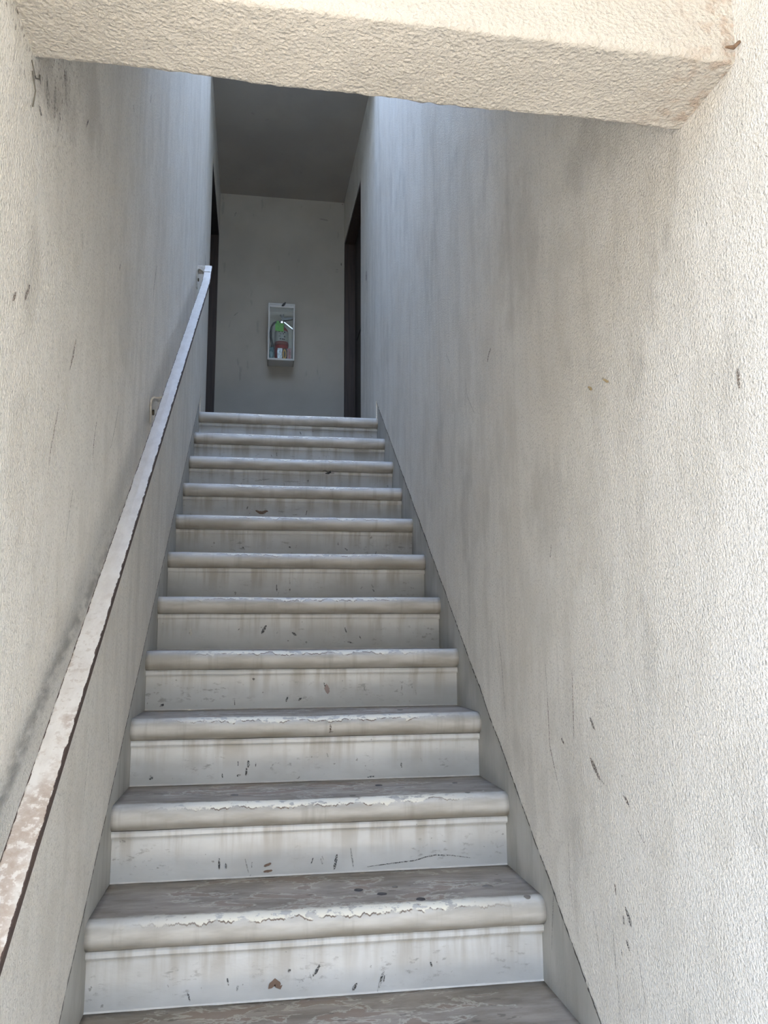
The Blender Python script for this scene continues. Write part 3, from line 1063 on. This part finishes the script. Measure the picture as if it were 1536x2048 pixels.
def esub(bm):
    bmesh.ops.translate(bm, verts=bm.verts, vec=-erel)
    return bm


bm = bmesh.new()
lathe(bm, [(0, EZ), (ER - .006, EZ), (ER, EZ + .006), (ER, 3.018), (ER - .002, 3.032), (ER - .009, 3.048), (ER - .021, 3.062), (.018, 3.071), (.016, 3.078), (0, 3.078)], EX, EY, 48)
link('cylinder', esub(bm), MAT['red'], ext, smooth=True)
bm = bmesh.new()
lathe(bm, [(ER + .0008, 2.935), (ER + .0016, 2.936), (ER + .0016, 3.022), (ER + .0008, 3.023)], EX, EY, 48)
mats = [MAT['paper'], MAT['ink']]
for a, z, w, h in ((-1.95, 3.012, .012, .006), (-1.5, 3.010, .010, .005), (-1.15, 3.008, .011, .013), (-1.35, 2.995, .007, .012), (-1.75, 2.992, .014, .005), (-1.15, 2.972, .012, .012), (-1.85, 2.975, .016, .006),
                   (-1.75, 2.952, .012, .014), (-1.45, 2.950, .014, .012), (-1.2, 2.95, .012, .012)):
    rr = ER + .0022
    n = 4
    da = w / rr
    for q in range(n):
        a0, a1 = a + da * (q / n - .5), a + da * ((q + 1) / n - .5)
        f = bm.faces.new([bm.verts.new((EX + rr * math.cos(aa), EY + rr * math.sin(aa), zz)) for aa, zz in ((a0, z - h / 2), (a1, z - h / 2), (a1, z + h / 2), (a0, z + h / 2))])
        f.material_index = 1
link('paper_label', esub(bm), mats, ext)
bm = bmesh.new()
lathe(bm, [(ER + .0006, 2.906), (ER + .003, 2.908), (ER + .003, 2.930), (ER + .0006, 2.932)], EX, EY, 48)
link('strap', esub(bm), MAT['red_dull'], ext, smooth=True)
bm = bmesh.new()
lathe(bm, [(0, 3.076), (.017, 3.076), (.018, 3.088), (.015, 3.092), (.015, 3.118), (.011, 3.124), (0, 3.124)], EX + .003, EY, 24)
vv = link('valve', esub(bm), MAT['brass'], ext, smooth=True)
bm = bmesh.new()
tube(bm, [(EX, EY - .014, 3.104), (EX, EY - .022, 3.104)], .0085, 20)
g_ = link('gauge', esub(bm), MAT['steel'], vv)
bm = bmesh.new()
prism(bm, [(EX - .002, 3.120), (EX + .016, 3.122), (EX + .088, 3.138), (EX + .088, 3.152), (EX + .02, 3.148), (EX - .006, 3.134)], 'y', EY - .011, EY + .011)
link('carry_handle', esub(bm), MAT['steel_dark'], ext)
bm = bmesh.new()
prism(bm, [(EX + .014, 3.108), (EX + .022, 3.112), (EX + .088, 3.060), (EX + .088, 3.050), (EX + .06, 3.070)], 'y', EY - .011, EY + .011)
lv = link('squeeze_lever', esub(bm), MAT['steel'], ext)
lv['label'] = 'bright chrome lever'
bm = bmesh.new()
prism(bm, [(EX - .018, 3.168), (EX - .010, 3.178), (EX + .004, 3.160), (EX + .010, 3.180), (EX + .017, 3.180), (EX + .014, 3.146), (EX, 3.126), (EX - .004, 3.148)], 'y', EY - .004, EY + .002)
link('safety_pin', esub(bm), MAT['steel_dark'], ext)
bm = bmesh.new()
hp = [(EX - .010, EY, 3.112), (EX - .035, EY - .004, 3.112), (EX - .060, EY - .010, 3.098), (EX - .078, EY - .016, 3.070), (EX - .085, EY - .020, 3.030), (EX - .085, EY - .022, 2.985), (EX - .080, EY - .024, 2.945), (EX - .073, EY - .026, 2.915)]
# smooth the hose
cur = [Vector(p) for p in hp]
for _ in range(2):
    nw = [cur[0]]
    for a, b in zip(cur, cur[1:]):
        nw += [a.lerp(b, .25), a.lerp(b, .75)]
    nw.append(cur[-1])
    cur = nw
tube(bm, cur, .0085, 14)
hs = link('hose', esub(bm), MAT['black'], ext, smooth=True)
bm = bmesh.new()
tube(bm, [(EX - .073, EY - .026, 2.917), (EX - .071, EY - .027, 2.900), (EX - .069, EY - .028, 2.872)], [.009, .011, .0125], 16)
link('nozzle', esub(bm), MAT['black'], hs)
bm = bmesh.new()
yt = EY - ER - .0055
v = [(.447, 3.015), (.512, 3.010), (.514, 3.063), (.516, 3.078), (.480, 3.079), (.478, 3.096), (.455, 3.098), (.457, 3.077), (.446, 3.076)]
prism(bm, v, 'y', yt - .0012, yt)
for zz in (3.045, 3.030, 3.060):
    box(bm, .452, .508, yt - .0016, yt - .0011, zz - .001, zz + .001)
gt = link('inspection_tag', esub(bm), MAT['green'], ext)
gt['label'] = 'lime green paper tag'

# packets standing on the cabinet floor in front of it
zf = CZ0 + .0095


def packet(name, label, cat, build):
    e = empty(name, (0, 0, 0))
    tag(e, label, cat, None)
    build(e)
    return e


YP0, YP1 = CY0 + .0105, CY0 + .0265


def teal(e):
    bm = bmesh.new()
    box(bm, CX0 + .0105, .440, YP0, YP1, zf, 2.853, .001)
    link('carton_body', bm, MAT['teal'], e)
    bm = bmesh.new()
    prism(bm, [(.405, 2.832), (.418, 2.838), (.432, 2.828), (.430, 2.806), (.424, 2.785), (.416, 2.785), (.410, 2.806)], 'y', YP0 - .0006, YP0 + .0002)
    link('printed_panel', bm, MAT['pale_teal'], e)
    bm = bmesh.new()
    prism(bm, [(.408, 2.851), (.438, 2.851), (.438, 2.873), (.408, 2.873)], 'y', YP0 + .004, YP1)
    link('flap', bm, MAT['teal'], e)


packet('teal_carton', 'small teal carton at the bottom left of the extinguisher cabinet', 'carton', teal)


def foil(e):
    bm = bmesh.new()
    n = 9
    Lp, Rp = [], []
    for i in range(n + 1):
        z = zf + (2.866 - zf) * i / n
        wob = .004 * noise.noise((z * 160, 3, 1))
        Lp.append((.466 + wob + (.006 if i in (0, n) else 0), z))
        Rp.append((.504 + .4 * wob, z))
    prism(bm, Lp + list(reversed(Rp)), 'y', YP0 + .002, YP1 - .002)
    bmesh.ops.bevel(bm, geom=[ed for ed in bm.edges if abs((ed.verts[0].co - ed.verts[1].co).y) < 1e-5], offset=.002, segments=2, affect='EDGES')
    link('pouch', bm, MAT['foil'], e)
    bm = bmesh.new()
    box(bm, .468, .502, YP0 + .006, YP1 - .006, 2.864, 2.870)
    link('crimped_seal', bm, MAT['foil'], e)


packet('foil_pouch', 'shiny crinkled silver foil pouch standing before the extinguisher', 'packet', foil)


def yellow(e):
    bm = bmesh.new()
    box(bm, .506, .540, YP0 + .001, YP1, zf, 2.866, .002)
    link('packet_body', bm, MAT['packet_black'], e)
    bm = bmesh.new()
    n = 20
    ov = [(.522 + .014 * math.cos(2 * math.pi * q / n), 2.818 + .043 * math.sin(2 * math.pi * q / n)) for q in range(n)]
    prism(bm, ov, 'y', YP0 + .0004, YP0 + .0012)
    link('printed_oval', bm, MAT['yellow'], e)
    bm = bmesh.new()
    ov = [(.523 + .0065 * math.cos(2 * math.pi * q / n), 2.818 + .030 * math.sin(2 * math.pi * q / n)) for q in range(n)]
    prism(bm, ov, 'y', YP0 - .0002, YP0 + .0006)
    link('printed_flame', bm, MAT['packet_black'], e)


packet('yellow_packet', 'black packet with a yellow oval beside the silver pouch', 'packet', yellow)


def pink(e):
    bm = bmesh.new()
    box(bm, .542, .574, YP0 + .002, YP1, zf, 2.868, .0015)
    link('carton_body', bm, MAT['pink'], e)
    bm = bmesh.new()
    box(bm, .556, .561, YP0 + .0012, YP0 + .0024, zf + .004, 2.864)
    link('printed_stripe', bm, MAT['packet_red'], e)
    bm = bmesh.new()
    box(bm, .549, .553, YP0 + .0012, YP0 + .0024, zf + .004, 2.85)
    link('printed_stripe', bm, MAT['paper'], e)


packet('striped_carton', 'narrow pink and white striped carton at the cabinet bottom right', 'carton', pink)

# ---------------------------------------------------------------- small litter
bm = bmesh.new()
tube(bm, [(W - THK - .026, -.972, 1.432), (W - THK - .010, -.966, 1.438), (W - THK - .001, -.968, 1.447)], [.0016, .0032, .0022], 8)
tw = link('twig', bm, MAT['twig'])
tag(tw, 'short brown twig wedged in the right corner of the entrance beam', 'twig')

bm = bmesh.new()
for a, b, c in (((.009, -.785, 1.442), (.012, -.776, 1.424), (.010, -.764, 1.428)), ((.010, -.764, 1.428), (.012, -.752, 1.436), (.010, -.746, 1.447)), ((.009, -.78, 1.428), (.013, -.772, 1.402), (.009, -.766, 1.380))):
    tube(bm, [a, b, c], .0011, 6)
wb = link('cobweb', bm, MAT['web'])
tag(wb, 'dusty cobweb strands in the left corner under the entrance beam', 'cobweb')

BY, BZ = 8 * RUN, 8 * RISE
bm = bmesh.new()
c0 = Vector((.697, BY + .012, BZ - .070))
prism(bm, [(c0.x - .017, c0.z - .004), (c0.x - .004, c0.z + .001), (c0.x + .011, c0.z + .006), (c0.x + .013, c0.z + .001), (c0.x + .002, c0.z - .006)], 'y', c0.y - .004, c0.y + .0105)
for d in ((-.03, .012), (.026, .016), (.03, -.002)):
    tube(bm, [(c0.x, c0.y, c0.z), (c0.x + d[0] * .6, c0.y + .001, c0.z + d[1]), (c0.x + d[0], c0.y + .003, c0.z + d[1] * .6)], .0011, 6)
bug = link('dead_insect', bm, MAT['black'])
tag(bug, 'dark long-legged insect clinging under the nosing of a high step', 'insect')

# ---------------------------------------------------------------- light
w = bpy.data.worlds.new('sky')
SC.world = w
w.use_nodes = True
nt = w.node_tree
bg = nt.nodes['Background']
tc = nt.nodes.new('ShaderNodeTexCoord')
sp = nt.nodes.new('ShaderNodeSeparateXYZ')
rp = nt.nodes.new('ShaderNodeValToRGB')
nt.links.new(tc.outputs['Generated'], sp.inputs[0])
nt.links.new(sp.outputs[2], rp.inputs[0])
el = rp.color_ramp.elements
el[0].position, el[0].color = 0.0, (1.0, .91, .78, 1)
el[1].position, el[1].color = 1.0, (.40, .58, 1.0, 1)
for p_, c_ in ((.12, (1.0, .95, .86, 1)), (.32, (.78, .88, 1.0, 1)), (.6, (.55, .71, 1.0, 1))):
    e_ = rp.color_ramp.elements.new(p_)
    e_.color = c_
st_ = nt.nodes.new('ShaderNodeMapRange')
nt.links.new(sp.outputs[2], st_.inputs[0])
st_.inputs[1].default_value, st_.inputs[2].default_value = .15, .9
st_.inputs[3].default_value, st_.inputs[4].default_value = 0.45, 8.5
nt.links.new(rp.outputs[0], bg.inputs[0])
nt.links.new(st_.outputs[0], bg.inputs[1])


sun = bpy.data.lights.new('sun', 'SUN')
sun.energy = 66.0
sun.color = (1.0, .86, .66)
sun.angle = math.radians(.6)
so_ = bpy.data.objects.new('sun', sun)
COL.objects.link(so_)
so_.location = (6, 0, 7)
so_.rotation_euler = Vector((.75, .12, .65)).to_track_quat('Z', 'Y').to_euler()


# ---------------------------------------------------------------- camera
cam = bpy.data.cameras.new('camera')
co = bpy.data.objects.new('camera', cam)
COL.objects.link(co)
F = 1604.81
cam.sensor_fit = 'VERTICAL'
cam.sensor_height = 24.0
cam.lens = F / 2048 * 24.0
cam.clip_start = .02
M = ((0.98796743, -0.15457914, -0.00506502), (0.01942345, 0.15649835, -0.98748721), (0.1534376, 0.97550682, 0.15761773))
R3 = Matrix((M[0], [-v for v in M[1]], [-v for v in M[2]])).transposed()
co.matrix_world = Matrix.Translation((0.35142, -1.90926, 0.59909)) @ R3.to_4x4()
SC.camera = co

SC.view_settings.view_transform = 'Standard'
SC.view_settings.look = 'None'
SC.view_settings.gamma = 1.0
SC.view_settings.use_curve_mapping = False
SC.view_settings.exposure = 0.55
SC.cycles.max_bounces = 9
SC.cycles.diffuse_bounces = 7
SC.cycles.transparent_max_bounces = 8
SC.cycles.use_adaptive_sampling = True
SC.cycles.adaptive_threshold = 0.05
SC.cycles.use_denoising = True
